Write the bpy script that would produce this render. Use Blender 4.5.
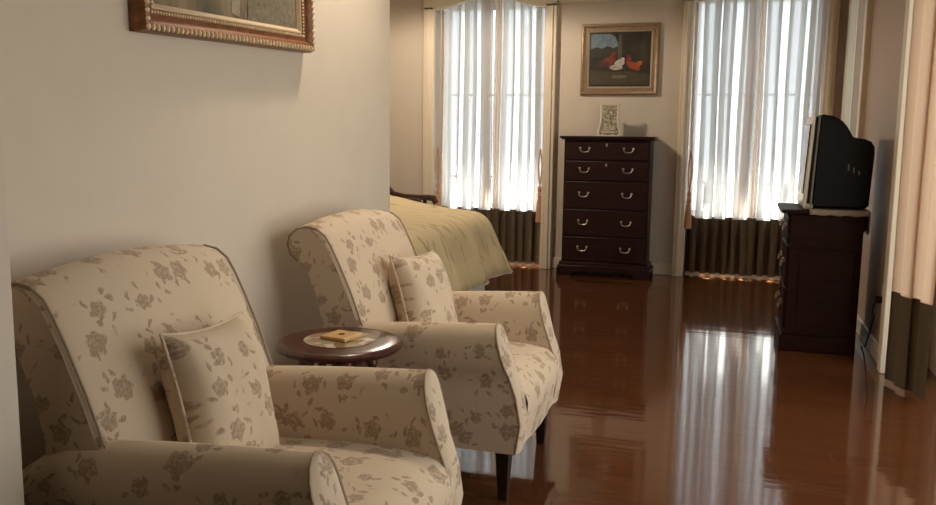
import bpy, bmesh, math, random
from mathutils import Vector, Matrix
R = math.radians
PI = math.pi
sc = bpy.context.scene
for o in list(bpy.data.objects):
    bpy.data.objects.remove(o)
col = sc.collection
random.seed(7)

# ------------------------------------------------------------------ camera
cam_data = bpy.data.cameras.new('camera')
cam_data.sensor_width = 36.0
cam_data.lens = 36.0 * 855.0 / 936.0
cam_data.clip_start = 0.02
cam = bpy.data.objects.new('camera', cam_data)
col.objects.link(cam)
rot = Matrix(((0.9551879525, -0.0522761236, 0.2913471852),
              (0.2957196440, 0.1257085378, -0.9469673995),
              (0.0128789562, 0.9906889373, 0.1355343576)))
cam.matrix_world = Matrix.Translation((0, 0, 1.3)) @ rot.to_4x4()
sc.camera = cam

# ------------------------------------------------------------------ exposure
sc.view_settings.view_transform = 'Standard'
sc.view_settings.look = 'None'
sc.view_settings.exposure = 0.2
sc.view_settings.gamma = 1.0
sc.view_settings.use_curve_mapping = False

# ------------------------------------------------------------------ sky
world = bpy.data.worlds.new('sky')
sc.world = world
world.use_nodes = True
wn = world.node_tree
wn.nodes.clear()
tc = wn.nodes.new('ShaderNodeTexCoord')
sep = wn.nodes.new('ShaderNodeSeparateXYZ')
rmp = wn.nodes.new('ShaderNodeValToRGB')
bg = wn.nodes.new('ShaderNodeBackground')
wo = wn.nodes.new('ShaderNodeOutputWorld')
mp = wn.nodes.new('ShaderNodeMapRange')
mp.inputs['From Min'].default_value = -0.3
mp.inputs['From Max'].default_value = 0.3
wn.links.new(tc.outputs['Generated'], sep.inputs[0])
wn.links.new(sep.outputs['Z'], mp.inputs['Value'])
wn.links.new(mp.outputs[0], rmp.inputs[0])
wn.links.new(rmp.outputs[0], bg.inputs[0])
wn.links.new(bg.outputs[0], wo.inputs[0])
el = rmp.color_ramp.elements
el[0].position = 0.40
el[0].color = (0.86, 0.84, 0.81, 1)
el[1].position = 0.70
el[1].color = (0.45, 0.51, 0.57, 1)
e2 = el.new(0.47)
e2.color = (0.70, 0.74, 0.77, 1)
e3 = el.new(0.93)
e3.color = (0.86, 0.94, 1.0, 1)
SKY = 4.0
bg.inputs[1].default_value = SKY


# ------------------------------------------------------------------ lights
sun_data = bpy.data.lights.new('sun', 'SUN')
sun_data.energy = 105.0
sun_data.angle = R(2.0)
sun_data.color = (1.0, 0.96, 0.9)
sun = bpy.data.objects.new('sun', sun_data)
sun.rotation_euler = Vector((0.08, -math.cos(R(74)), -math.sin(R(74)))).to_track_quat('-Z', 'Y').to_euler()
col.objects.link(sun)
def portal(name, loc, rotation, sx, sy):
    l = bpy.data.lights.new(name, 'AREA')
    l.shape = 'RECTANGLE'
    l.size = sx
    l.size_y = sy
    l.cycles.is_portal = True
    o = bpy.data.objects.new(name, l)
    o.location = loc
    o.rotation_euler = rotation
    col.objects.link(o)


portal('left_window_portal', (-2.35, 8.72, 1.55), (R(-90), 0, 0), 1.1, 2.0)
portal('right_window_portal', (0.14, 8.72, 1.55), (R(-90), 0, 0), 1.1, 2.0)
portal('glass_door_portal', (1.25, 3.15, 1.2), (0, R(90), 0), 2.4, 4.0)
portal('side_window_portal', (1.25, 7.2, 1.55), (0, R(90), 0), 2.0, 1.2)


def downlight(loc, watts, colour=(1.0, 0.84, 0.66), size=0.14, spot=172, blend=0.25):
    l = bpy.data.lights.new('downlight_lamp', 'SPOT')
    l.energy = watts
    l.color = colour
    l.spot_size = R(spot)
    l.spot_blend = blend
    l.shadow_soft_size = size / 2
    o = bpy.data.objects.new('downlight_lamp', l)
    o.location = loc
    col.objects.link(o)


LAMPS = [((-1.28, 3.35, 2.72), 66, 105, 0.7), ((-2.45, 6.8, 2.72), 95, 172, 0.25)]  # first read from the painting's shadow, second added to brighten the alcove
for p, w, sp_, bl_ in LAMPS:
    downlight(p, w, spot=sp_, blend=bl_)


# ------------------------------------------------------------------ materials
def lin(c):
    return tuple(((v / 255.0) / 12.92 if v / 255.0 <= 0.04045 else ((v / 255.0 + 0.055) / 1.055) ** 2.4) for v in c) + (1.0,)


def new_mat(name):
    m = bpy.data.materials.new(name)
    m.use_nodes = True
    nt = m.node_tree
    return m, nt, nt.nodes['Principled BSDF'], nt.nodes['Material Output']


def simple(name, rgb, rough=0.5, metal=0.0, spec=0.5, noise=0.0, nscale=20.0, bump=0.0, coat=0.0):
    m, nt, b, out = new_mat(name)
    c = lin(rgb)
    b.inputs['Base Color'].default_value = c
    b.inputs['Roughness'].default_value = rough
    b.inputs['Metallic'].default_value = metal
    b.inputs['Specular IOR Level'].default_value = spec
    b.inputs['Coat Weight'].default_value = coat
    if noise or bump:
        t = nt.nodes.new('ShaderNodeTexCoord')
        n = nt.nodes.new('ShaderNodeTexNoise')
        n.inputs['Scale'].default_value = nscale
        n.inputs['Detail'].default_value = 5
        nt.links.new(t.outputs['Object'], n.inputs['Vector'])
        if noise:
            r = nt.nodes.new('ShaderNodeValToRGB')
            r.color_ramp.elements[0].position = 0.3
            r.color_ramp.elements[1].position = 0.7
            r.color_ramp.elements[0].color = tuple(v * (1 - noise) for v in c[:3]) + (1,)
            r.color_ramp.elements[1].color = tuple(min(1, v * (1 + noise)) for v in c[:3]) + (1,)
            nt.links.new(n.outputs['Fac'], r.inputs[0])
            nt.links.new(r.outputs[0], b.inputs['Base Color'])
        if bump:
            bp = nt.nodes.new('ShaderNodeBump')
            bp.inputs['Strength'].default_value = bump
            bp.inputs['Distance'].default_value = 0.003
            nt.links.new(n.outputs['Fac'], bp.inputs['Height'])
            nt.links.new(bp.outputs[0], b.inputs['Normal'])
    return m


class NG:
    """tiny helper for math node chains"""
    def __init__(self, nt):
        self.nt = nt

    def v(self, sock, x):
        if isinstance(x, (int, float)):
            sock.default_value = x
        else:
            self.nt.links.new(x, sock)

    def m(self, op, a, b=None, c=None, clamp=False):
        n = self.nt.nodes.new('ShaderNodeMath')
        n.operation = op
        n.use_clamp = clamp
        self.v(n.inputs[0], a)
        if b is not None:
            self.v(n.inputs[1], b)
        if c is not None:
            self.v(n.inputs[2], c)
        return n.outputs[0]

    def smooth(self, x, lo, hi):
        n = self.nt.nodes.new('ShaderNodeMapRange')
        n.interpolation_type = 'SMOOTHSTEP'
        self.v(n.inputs['Value'], x)
        n.inputs['From Min'].default_value = lo
        n.inputs['From Max'].default_value = hi
        return n.outputs[0]


def floral_fabric(name, base, print_col, strength=1.0):
    """woven cream upholstery with scattered rose and leaf sprigs (UV in metres)"""
    m, nt, b, out = new_mat(name)
    g = NG(nt)
    uv = nt.nodes.new('ShaderNodeTexCoord').outputs['UV']
    wob = nt.nodes.new('ShaderNodeTexNoise')
    wob.inputs['Scale'].default_value = 45
    nt.links.new(uv, wob.inputs['Vector'])
    sub = nt.nodes.new('ShaderNodeVectorMath'); sub.operation = 'SUBTRACT'
    nt.links.new(wob.outputs['Color'], sub.inputs[0]); sub.inputs[1].default_value = (0.5, 0.5, 0.5)
    scl = nt.nodes.new('ShaderNodeVectorMath'); scl.operation = 'SCALE'
    nt.links.new(sub.outputs[0], scl.inputs[0]); scl.inputs['Scale'].default_value = 0.022
    add = nt.nodes.new('ShaderNodeVectorMath'); add.operation = 'ADD'
    nt.links.new(uv, add.inputs[0]); nt.links.new(scl.outputs[0], add.inputs[1])

    def vor(scale, rnd):
        vo = nt.nodes.new('ShaderNodeTexVoronoi')
        vo.voronoi_dimensions = '2D'
        vo.inputs['Scale'].default_value = scale
        vo.inputs['Randomness'].default_value = rnd
        nt.links.new(add.outputs[0], vo.inputs['Vector'])
        d = nt.nodes.new('ShaderNodeVectorMath'); d.operation = 'SUBTRACT'
        nt.links.new(add.outputs[0], d.inputs[0]); nt.links.new(vo.outputs['Position'], d.inputs[1])
        s = nt.nodes.new('ShaderNodeSeparateXYZ'); nt.links.new(d.outputs[0], s.inputs[0])
        c = nt.nodes.new('ShaderNodeSeparateColor'); nt.links.new(vo.outputs['Color'], c.inputs[0])
        return s.outputs['X'], s.outputs['Y'], c.outputs[0], c.outputs[1]
    # roses
    x, y, r1, r2 = vor(9.0, 0.8)
    rad = g.m('SQRT', g.m('ADD', g.m('MULTIPLY', x, x), g.m('MULTIPLY', y, y)))
    ang = g.m('ARCTAN2', y, x)
    pet = g.m('SINE', g.m('ADD', g.m('MULTIPLY', ang, 5.0), g.m('MULTIPLY', r1, 6.28)))
    lim = g.m('MULTIPLY', g.m('ADD', 0.86, g.m('MULTIPLY', pet, 0.12)), g.m('ADD', 0.022, g.m('MULTIPLY', r2, 0.014)))
    rose = g.smooth(g.m('SUBTRACT', lim, rad), -0.002, 0.003)
    swirl = g.m('SINE', g.m('ADD', g.m('MULTIPLY', rad, 620.0), g.m('MULTIPLY', ang, 2.0)))
    rose = g.m('MULTIPLY', rose, g.m('ADD', 0.80, g.m('MULTIPLY', swirl, 0.18)))
    # leaves and buds near the roses
    x2, y2, q1, q2 = vor(26.0, 1.0)
    th = g.m('MULTIPLY', q1, 6.28)
    ct = g.m('COSINE', th); st = g.m('SINE', th)
    xr = g.m('ADD', g.m('MULTIPLY', x2, ct), g.m('MULTIPLY', y2, st))
    yr = g.m('SUBTRACT', g.m('MULTIPLY', y2, ct), g.m('MULTIPLY', x2, st))
    ell = g.m('SQRT', g.m('ADD', g.m('POWER', g.m('DIVIDE', xr, 0.0145), 2.0), g.m('POWER', g.m('DIVIDE', yr, 0.0055), 2.0)))
    leaf = g.m('SUBTRACT', 1.0, g.smooth(ell, 0.75, 1.1))
    near = g.m('SUBTRACT', 1.0, g.smooth(rad, 0.052, 0.066))
    leaf = g.m('MULTIPLY', g.m('MULTIPLY', leaf, near), g.m('GREATER_THAN', q2, 0.3))
    mask = g.m('MAXIMUM', rose, g.m('MULTIPLY', leaf, 0.9), clamp=True)
    blot = nt.nodes.new('ShaderNodeTexNoise'); blot.inputs['Scale'].default_value = 90; blot.inputs['Detail'].default_value = 3
    nt.links.new(uv, blot.inputs['Vector'])
    mask = g.m('MULTIPLY', mask, g.m('MULTIPLY', g.smooth(blot.outputs['Fac'], 0.25, 0.52), strength))
    # weave tone
    nz = nt.nodes.new('ShaderNodeTexNoise'); nz.inputs['Scale'].default_value = 500
    nt.links.new(uv, nz.inputs['Vector'])
    tone = nt.nodes.new('ShaderNodeMix'); tone.data_type = 'RGBA'
    bc = lin(base)
    tone.inputs['A'].default_value = tuple(v * 0.9 for v in bc[:3]) + (1,)
    tone.inputs['B'].default_value = tuple(min(1, v * 1.08) for v in bc[:3]) + (1,)
    nt.links.new(nz.outputs['Fac'], tone.inputs['Factor'])
    mix = nt.nodes.new('ShaderNodeMix'); mix.data_type = 'RGBA'
    nt.links.new(mask, mix.inputs['Factor'])
    nt.links.new(tone.outputs['Result'], mix.inputs['A'])
    mix.inputs['B'].default_value = lin(print_col)
    nt.links.new(mix.outputs['Result'], b.inputs['Base Color'])
    b.inputs['Roughness'].default_value = 0.85
    b.inputs['Specular IOR Level'].default_value = 0.25
    b.inputs['Sheen Weight'].default_value = 0.15
    bp = nt.nodes.new('ShaderNodeBump'); bp.inputs['Strength'].default_value = 0.15; bp.inputs['Distance'].default_value = 0.002
    nt.links.new(nz.outputs['Fac'], bp.inputs['Height']); nt.links.new(bp.outputs[0], b.inputs['Normal'])
    return m


def cloth_translucent(name, rgb, transp, transl, tint=(255, 255, 255)):
    """see-through curtain cloth: part open weave, part translucent, part diffuse"""
    m, nt, b, out = new_mat(name)
    nt.nodes.remove(b)
    c = lin(rgb)
    d = nt.nodes.new('ShaderNodeBsdfDiffuse'); d.inputs[0].default_value = c
    t = nt.nodes.new('ShaderNodeBsdfTranslucent'); t.inputs[0].default_value = c
    p = nt.nodes.new('ShaderNodeBsdfTransparent'); p.inputs[0].default_value = lin(tint)
    m1 = nt.nodes.new('ShaderNodeMixShader'); m1.inputs[0].default_value = transl
    nt.links.new(d.outputs[0], m1.inputs[1]); nt.links.new(t.outputs[0], m1.inputs[2])
    m2 = nt.nodes.new('ShaderNodeMixShader'); m2.inputs[0].default_value = transp
    nt.links.new(m1.outputs[0], m2.inputs[1]); nt.links.new(p.outputs[0], m2.inputs[2])
    nt.links.new(m2.outputs[0], out.inputs['Surface'])
    return m


def glass_mat(name, tint, gloss=0.08):
    m, nt, b, out = new_mat(name)
    nt.nodes.remove(b)
    p = nt.nodes.new('ShaderNodeBsdfTransparent'); p.inputs[0].default_value = tint
    gl = nt.nodes.new('ShaderNodeBsdfGlossy'); gl.inputs['Roughness'].default_value = 0.02
    mx = nt.nodes.new('ShaderNodeMixShader'); mx.inputs[0].default_value = gloss
    nt.links.new(p.outputs[0], mx.inputs[1]); nt.links.new(gl.outputs[0], mx.inputs[2])
    nt.links.new(mx.outputs[0], out.inputs['Surface'])
    return m


def floor_material():
    m, nt, b, out = new_mat('polished_parquet')
    t = nt.nodes.new('ShaderNodeTexCoord')
    mpn = nt.nodes.new('ShaderNodeMapping'); mpn.inputs['Rotation'].default_value = (0, 0, 0)
    nt.links.new(t.outputs['Object'], mpn.inputs['Vector'])
    br = nt.nodes.new('ShaderNodeTexBrick')
    br.inputs['Scale'].default_value = 1.0
    br.inputs['Brick Width'].default_value = 0.45
    br.inputs['Row Height'].default_value = 0.11
    br.inputs['Mortar Size'].default_value = 0.0010
    br.inputs['Mortar Smooth'].default_value = 0.4
    br.inputs['Bias'].default_value = 0.0
    br.inputs['Color1'].default_value = lin((90, 53, 29))
    br.inputs['Color2'].default_value = lin((82, 47, 25))
    br.inputs['Mortar'].default_value = lin((66, 37, 20))
    nt.links.new(mpn.outputs[0], br.inputs['Vector'])
    gm = nt.nodes.new('ShaderNodeMapping'); gm.inputs['Scale'].default_value = (3, 40, 1)
    nt.links.new(t.outputs['Object'], gm.inputs['Vector'])
    gn = nt.nodes.new('ShaderNodeTexNoise'); gn.inputs['Scale'].default_value = 1.0; gn.inputs['Detail'].default_value = 6
    nt.links.new(gm.outputs[0], gn.inputs['Vector'])
    gr = nt.nodes.new('ShaderNodeValToRGB')
    gr.color_ramp.elements[0].position = 0.3; gr.color_ramp.elements[0].color = (0.84, 0.83, 0.82, 1)
    gr.color_ramp.elements[1].position = 0.7; gr.color_ramp.elements[1].color = (1.12, 1.12, 1.12, 1)
    nt.links.new(gn.outputs['Fac'], gr.inputs[0])
    mul = nt.nodes.new('ShaderNodeMix'); mul.data_type = 'RGBA'; mul.blend_type = 'MULTIPLY'
    mul.inputs['Factor'].default_value = 1.0
    nt.links.new(br.outputs['Color'], mul.inputs['A']); nt.links.new(gr.outputs[0], mul.inputs['B'])
    nt.links.new(mul.outputs['Result'], b.inputs['Base Color'])
    b.inputs['Roughness'].default_value = 0.075
    b.inputs['IOR'].default_value = 1.52
    b.inputs['Specular IOR Level'].default_value = 0.6
    # slight waviness of the lacquer, board by board
    wm = nt.nodes.new('ShaderNodeMapping'); wm.inputs['Scale'].default_value = (2.5, 12, 1)
    nt.links.new(t.outputs['Object'], wm.inputs['Vector'])
    wnz = nt.nodes.new('ShaderNodeTexNoise'); wnz.inputs['Scale'].default_value = 1.0; wnz.inputs['Detail'].default_value = 2
    nt.links.new(wm.outputs[0], wnz.inputs['Vector'])
    b1 = nt.nodes.new('ShaderNodeBump'); b1.inputs['Strength'].default_value = 0.5; b1.inputs['Distance'].default_value = 0.0018
    nt.links.new(wnz.outputs['Fac'], b1.inputs['Height'])
    b2 = nt.nodes.new('ShaderNodeBump'); b2.inputs['Strength'].default_value = 0.25; b2.inputs['Distance'].default_value = 0.0008
    b2.invert = True
    nt.links.new(br.outputs['Fac'], b2.inputs['Height']); nt.links.new(b1.outputs[0], b2.inputs['Normal'])
    nt.links.new(b2.outputs[0], b.inputs['Normal'])
    return m


def wood(name, rgb, rough=0.3, spec=0.5, scale=(3, 3, 30), var=0.25):
    m, nt, b, out = new_mat(name)
    t = nt.nodes.new('ShaderNodeTexCoord')
    mm = nt.nodes.new('ShaderNodeMapping'); mm.inputs['Scale'].default_value = scale
    nt.links.new(t.outputs['Object'], mm.inputs['Vector'])
    n = nt.nodes.new('ShaderNodeTexNoise'); n.inputs['Scale'].default_value = 1.5; n.inputs['Detail'].default_value = 6
    n.inputs['Distortion'].default_value = 1.0
    nt.links.new(mm.outputs[0], n.inputs['Vector'])
    c = lin(rgb)
    r = nt.nodes.new('ShaderNodeValToRGB')
    r.color_ramp.elements[0].position = 0.35; r.color_ramp.elements[1].position = 0.65
    r.color_ramp.elements[0].color = tuple(v * (1 - var) for v in c[:3]) + (1,)
    r.color_ramp.elements[1].color = tuple(v * (1 + var) for v in c[:3]) + (1,)
    nt.links.new(n.outputs['Fac'], r.inputs[0]); nt.links.new(r.outputs[0], b.inputs['Base Color'])
    b.inputs['Roughness'].default_value = rough
    b.inputs['Specular IOR Level'].default_value = spec
    return m


M = {}
M['wall'] = simple('cream_wall_paint', (208, 195, 178), 0.6, noise=0.02, nscale=6, bump=0.03)
M['tan_wall'] = simple('right_wall_tan', (186, 162, 140), 0.6, noise=0.02, nscale=6, bump=0.03)  # deeper and browner than the cream of the other walls
M['ceiling'] = simple('white_ceiling_paint', (228, 220, 206), 0.8)
M['trim'] = simple('cream_gloss_trim', (226, 212, 190), 0.4)
M['floor'] = floor_material()
M['fabric'] = floral_fabric('floral_upholstery', (202, 182, 157), (136, 110, 86), 0.8)
M['piping'] = simple('taupe_piping', (160, 140, 118), 0.8)
M['leg'] = wood('ebony_leg_wood', (34, 20, 14), 0.35)
M['chairwood'] = wood('brown_chair_wood', (66, 36, 22), 0.35)
M['mahogany'] = wood('dark_mahogany', (42, 16, 14), 0.42, 0.3, scale=(2, 2, 25))
M['stand'] = wood('dark_walnut', (40, 16, 9), 0.5, 0.12, scale=(2, 2, 20))
M['tablewood'] = wood('red_brown_table_wood', (70, 36, 27), 0.25, scale=(20, 3, 3))
M['silver'] = simple('pale_pewter', (176, 164, 146), 0.4, metal=0.9)
M['pale_silver'] = simple('pale_silver_enamel', (222, 212, 194), 0.3, metal=0.3)
M['brass'] = simple('antique_brass', (190, 160, 110), 0.35, metal=1.0)
M['sheer'] = cloth_translucent('sheer_curtain', (204, 203, 201), 0.19, 0.60)
M['hem'] = cloth_translucent('peach_sheer_hem', (226, 206, 188), 0.15, 0.5)
M['drape'] = cloth_translucent('peach_drape', (218, 188, 162), 0.0, 0.5)
M['band'] = simple('brown_band_cloth', (92, 76, 56), 0.8, noise=0.15, nscale=60)
M['tassel'] = simple('peach_rope', (196, 148, 116), 0.7, bump=0.4, nscale=200)
M['bed_white'] = simple('white_cotton', (222, 216, 206), 0.85)
M['tvblack'] = simple('black_plastic', (14, 13, 13), 0.5, spec=0.2, bump=0.1, nscale=400)
M['tvsilver'] = simple('silver_plastic', (176, 170, 160), 0.35)
M['tvgrey'] = simple('grey_plastic', (120, 112, 104), 0.4)
M['tvscreen'] = simple('dark_screen_glass', (20, 22, 24), 0.08)
M['runner'] = simple('taupe_lace', (150, 136, 114), 0.85, noise=0.2, nscale=120)
M['window_frame'] = simple('white_window_frame', (190, 188, 182), 0.5)
M['glass'] = glass_mat('clear_glass', (0.95, 0.97, 0.97, 1), 0.05)
M['door_glass'] = glass_mat('warm_tinted_glass', (0.90, 0.85, 0.80, 1), 0.08)  # faint warm tint, set to take the coolness out of the daylight
M['cord'] = simple('black_rubber', (14, 13, 12), 0.5)
M['plate'] = simple('ivory_plastic', (212, 200, 178), 0.4)
M['coaster'] = wood('pale_wood', (196, 158, 104), 0.5, scale=(20, 3, 3), var=0.15)
M['rail'] = simple('grey_rail_paint', (70, 70, 72), 0.5)
M['patio'] = simple('dark_teal_tile', (36, 56, 53), 0.5)


# ------------------------------------------------------------------ mesh helpers
class MB:
    def __init__(self):
        self.v = []
        self.f = []
        self.uv = []

    def face(self, idx, uv=None):
        self.f.append(tuple(idx))
        self.uv.append(uv)

    def grid(self, pts, uvs=None, close_u=False, close_v=False):
        """pts[i][j] rows; quads between; uvs[i][j] optional"""
        b = len(self.v)
        ni, nj = len(pts), len(pts[0])
        for row in pts:
            self.v += [tuple(p) for p in row]
        for i in range(ni if close_v else ni - 1):
            for j in range(nj if close_u else nj - 1):
                i2, j2 = (i + 1) % ni, (j + 1) % nj
                u = None
                if uvs:
                    u = (uvs[i][j], uvs[i][j + 1 if j + 1 < len(uvs[i]) else j2], uvs[i2][j + 1 if j + 1 < len(uvs[i]) else j2], uvs[i2][j])
                self.face((b + i * nj + j, b + i * nj + j2, b + i2 * nj + j2, b + i2 * nj + j), u)
        return b

    def box(self, c, s, mat=None, taper=1.0):
        x, y, z = (k / 2 for k in s)
        p = [(-x, -y, -z), (x, -y, -z), (x, y, -z), (-x, y, -z), (-x, -y, z), (x, -y, z), (x, y, z), (-x, y, z)]
        if taper != 1.0:
            p = [(a * taper, b_ * taper, c_) if c_ < 0 else (a, b_, c_) for a, b_, c_ in p]
        if mat:
            p = [tuple(mat @ Vector(q)) for q in p]
        b = len(self.v)
        self.v += [(q[0] + c[0], q[1] + c[1], q[2] + c[2]) for q in p]
        for f in ((0, 3, 2, 1), (4, 5, 6, 7), (0, 1, 5, 4), (1, 2, 6, 5), (2, 3, 7, 6), (3, 0, 4, 7)):
            self.face([b + k for k in f])
        return self

    def rng(self, x0, x1, y0, y1, z0, z1):
        return self.box(((x0 + x1) / 2, (y0 + y1) / 2, (z0 + z1) / 2), (x1 - x0, y1 - y0, z1 - z0))

    def prism(self, poly, axis, a, b_):
        """extrude a 2-D polygon along axis from a to b"""
        def mk(p, t):
            if axis == 'x':
                return (t, p[0], p[1])
            if axis == 'y':
                return (p[0], t, p[1])
            return (p[0], p[1], t)
        n = len(poly)
        b0 = len(self.v)
        self.v += [mk(p, a) for p in poly] + [mk(p, b_) for p in poly]
        self.face(range(b0 + n - 1, b0 - 1, -1))
        self.face(range(b0 + n, b0 + 2 * n))
        for i in range(n):
            j = (i + 1) % n
            self.face((b0 + i, b0 + j, b0 + n + j, b0 + n + i))
        return self

    def lathe(self, prof, c=(0, 0, 0), n=24):
        pts = []
        for r, z in prof:
            pts.append([(c[0] + r * math.cos(2 * PI * k / n), c[1] + r * math.sin(2 * PI * k / n), c[2] + z) for k in range(n)])
        b = self.grid(pts, close_u=True)
        if prof[0][0] > 1e-6:
            self.face([b + k for k in range(n - 1, -1, -1)])
        if prof[-1][0] > 1e-6:
            self.face([b + (len(prof) - 1) * n + k for k in range(n)])
        return self

    def tube(self, path, r, n=8, closed=False, radii=None):
        path = [Vector(p) for p in path]
        m = len(path)
        rows = []
        prev = None
        for i, p in enumerate(path):
            if closed:
                d = path[(i + 1) % m] - path[i - 1]
            else:
                d = path[min(i + 1, m - 1)] - path[max(i - 1, 0)]
            d.normalize()
            if prev is None:
                a = d.cross(Vector((0, 0, 1)))
                if a.length < 0.1:
                    a = d.cross(Vector((1, 0, 0)))
            else:
                a = prev - d * prev.dot(d)
            a.normalize()
            prev = a
            bb = d.cross(a)
            rr = radii[i] if radii else r
            rows.append([tuple(p + (a * math.cos(2 * PI * k / n) + bb * math.sin(2 * PI * k / n)) * rr) for k in range(n)])
        b = self.grid(rows, close_u=True, close_v=closed)
        if not closed:
            self.face([b + k for k in range(n)])
            self.face([b + (m - 1) * n + k for k in range(n - 1, -1, -1)])
        return self

    def sphere(self, c, r, n=8, m=6, s=(1, 1, 1)):
        rows = []
        for i in range(m + 1):
            t = PI * i / m
            rr = max(1e-5, math.sin(t))
            rows.append([(c[0] + s[0] * r * rr * math.cos(2 * PI * k / n), c[1] + s[1] * r * rr * math.sin(2 * PI * k / n), c[2] - s[2] * r * math.cos(t)) for k in range(n)])
        self.grid(rows, close_u=True)
        return self

    def build(self, name, mat, parent=None, smooth=30, bevel=0.0, seg=2, subsurf=0, weld=True, loc=None):
        me = bpy.data.meshes.new(name)
        me.from_pydata(self.v, [], self.f)
        uvl = me.uv_layers.new(name='UVMap')
        for pi, poly in enumerate(me.polygons):
            u = self.uv[pi]
            nrm = poly.normal
            ax = max(range(3), key=lambda k: abs(nrm[k]))
            for li, loop in enumerate(poly.loop_indices):
                if u:
                    uvl.data[loop].uv = u[li]
                else:
                    co = me.vertices[me.loops[loop].vertex_index].co
                    if ax == 0:
                        uvl.data[loop].uv = (co.y + 0.31, co.z)
                    elif ax == 1:
                        uvl.data[loop].uv = (co.x + 0.17, co.z + 0.43)
                    else:
                        uvl.data[loop].uv = (co.x, co.y + 0.77)
        bm = bmesh.new()
        bm.from_mesh(me)
        if weld:
            bmesh.ops.remove_doubles(bm, verts=bm.verts, dist=1e-5)
        bmesh.ops.recalc_face_normals(bm, faces=bm.faces)
        bm.to_mesh(me)
        bm.free()
        if smooth:
            for p in me.polygons:
                p.use_smooth = True
            me.set_sharp_from_angle(angle=R(smooth))
        me.materials.append(mat)
        o = bpy.data.objects.new(name, me)
        col.objects.link(o)
        if parent is not None:
            o.parent = parent
        if loc is not None:
            o.location = loc
        if bevel:
            bv = o.modifiers.new('bevel', 'BEVEL')
            bv.width = bevel
            bv.segments = seg
            bv.limit_method = 'ANGLE'
            bv.angle_limit = R(40)
        if subsurf:
            ss = o.modifiers.new('subdivision', 'SUBSURF')
            ss.levels = subsurf
            ss.render_levels = subsurf
        return o


def tag(o, label=None, cat=None, group=None, kind=None):
    if label:
        o['label'] = label
    if cat:
        o['category'] = cat
    if group:
        o['group'] = group
    if kind:
        o['kind'] = kind
    return o


def empty(name, loc=(0, 0, 0), rz=0.0):
    o = bpy.data.objects.new(name, None)
    o.empty_display_size = 0.1
    o.location = loc
    o.rotation_euler = (0, 0, rz)
    col.objects.link(o)
    return o


def structure(mb, name, mat, label, cat, bevel=0.0, smooth=30):
    o = mb.build(name, mat, bevel=bevel, smooth=smooth)
    return tag(o, label, cat, kind='structure')


def copy_tree(o, parent=None):
    c = o.copy()
    col.objects.link(c)
    if parent is not None:
        c.parent = parent
    for ch in list(o.children):
        copy_tree(ch, c)
    return c


# ------------------------------------------------------------------ room shell
XL, XR, YB = -1.65, 0.88, 8.30
CEIL = 2.80
structure(MB().rng(-4.6, 1.6, -3.2, 8.9, -0.12, 0.0), 'floor', M['floor'], 'polished reddish brown wooden floor running the length of the room', 'floor')
structure(MB().rng(-4.6, 1.6, -3.2, 8.9, CEIL, CEIL + 0.1), 'ceiling', M['ceiling'], 'white painted ceiling over the whole room', 'ceiling')
structure(MB().rng(-1.85, XL, 1.38, 4.01, 0, CEIL), 'wall_left', M['wall'], 'cream painted wall behind the two armchairs', 'wall', bevel=0.004)
structure(MB().rng(-1.85, -1.41, -3.2, 1.385, 0, CEIL), 'wall_near_left', M['wall'], 'projecting wall edge at the left border of the photo, before the nearest armchair', 'wall', bevel=0.004)
structure(MB().rng(-4.6, -1.85, 3.81, 4.01, 0, CEIL), 'wall_alcove_front', M['wall'], 'wall closing the bed alcove behind the cream wall', 'wall')
structure(MB().rng(-4.7, -4.6, 3.8, 8.8, 0, CEIL), 'wall_alcove_left', M['wall'], 'far left wall of the bed alcove', 'wall')
structure(MB().rng(-1.85, 1.5, -3.3, -3.2, 0, CEIL), 'wall_front', M['wall'], 'wall behind the viewer', 'wall')
# back wall: solid piers between the curtain niches
LW0, LW1 = -2.92, -1.79
RW0, RW1 = -0.42, 0.72
bw = MB()
bw.rng(-4.6, LW0, YB, 8.6, 0, CEIL)
bw.rng(LW1, RW0, YB, 8.6, 0, CEIL)
bw.rng(RW1, 1.5, YB, 8.6, 0, CEIL)
structure(bw, 'wall_back', M['wall'], 'cream back wall between and beside the two curtained windows', 'wall')
# outer skin with the window openings
ow = MB()
WZ0, WZ1 = 0.56, 2.62
for a, b_ in ((-4.6, LW0 + 0.02), (LW1 - 0.02, RW0 + 0.02), (RW1 - 0.02, 1.5)):
    ow.rng(a, b_, 8.6, 8.7, 0, CEIL)
for a, b_ in ((LW0, LW1), (RW0, RW1)):
    ow.rng(a, b_, 8.6, 8.7, 0, WZ0)
    ow.rng(a, b_, 8.6, 8.7, WZ1, CEIL)
structure(ow, 'wall_outer', M['wall'], 'outer wall under the sills of the back windows', 'wall')


def window_unit(name, x0, x1, label):
    t = empty(name, ((x0 + x1) / 2, 8.66, WZ0))
    tag(t, label, 'window', kind='structure')
    cx_ = (x0 + x1) / 2
    w = x1 - x0
    f = MB()
    h = WZ1 - WZ0
    f.rng(-w / 2, -w / 2 + 0.05, -0.03, 0.03, 0, h).rng(w / 2 - 0.05, w / 2, -0.03, 0.03, 0, h)
    f.rng(-w / 2, w / 2, -0.03, 0.03, 0, 0.05).rng(-w / 2, w / 2, -0.03, 0.03, h - 0.05, h)
    f.rng(-0.035, 0.035, -0.03, 0.03, 0.05, h - 0.05)
    f.rng(-w / 2 + 0.05, w / 2 - 0.05, -0.02, 0.02, 1.148, 1.166)
    f.build('window_frame', M['window_frame'], t)
    MB().rng(-w / 2 + 0.05, w / 2 - 0.05, -0.003, 0.003, 0.05, h - 0.05).build('pane', M['glass'], t)


window_unit('window_1', LW0, LW1, 'tall bright window behind the sheer curtains left of the chest of drawers')
window_unit('window_2', RW0, RW1, 'tall bright window behind the sheer curtains right of the chest of drawers')

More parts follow.
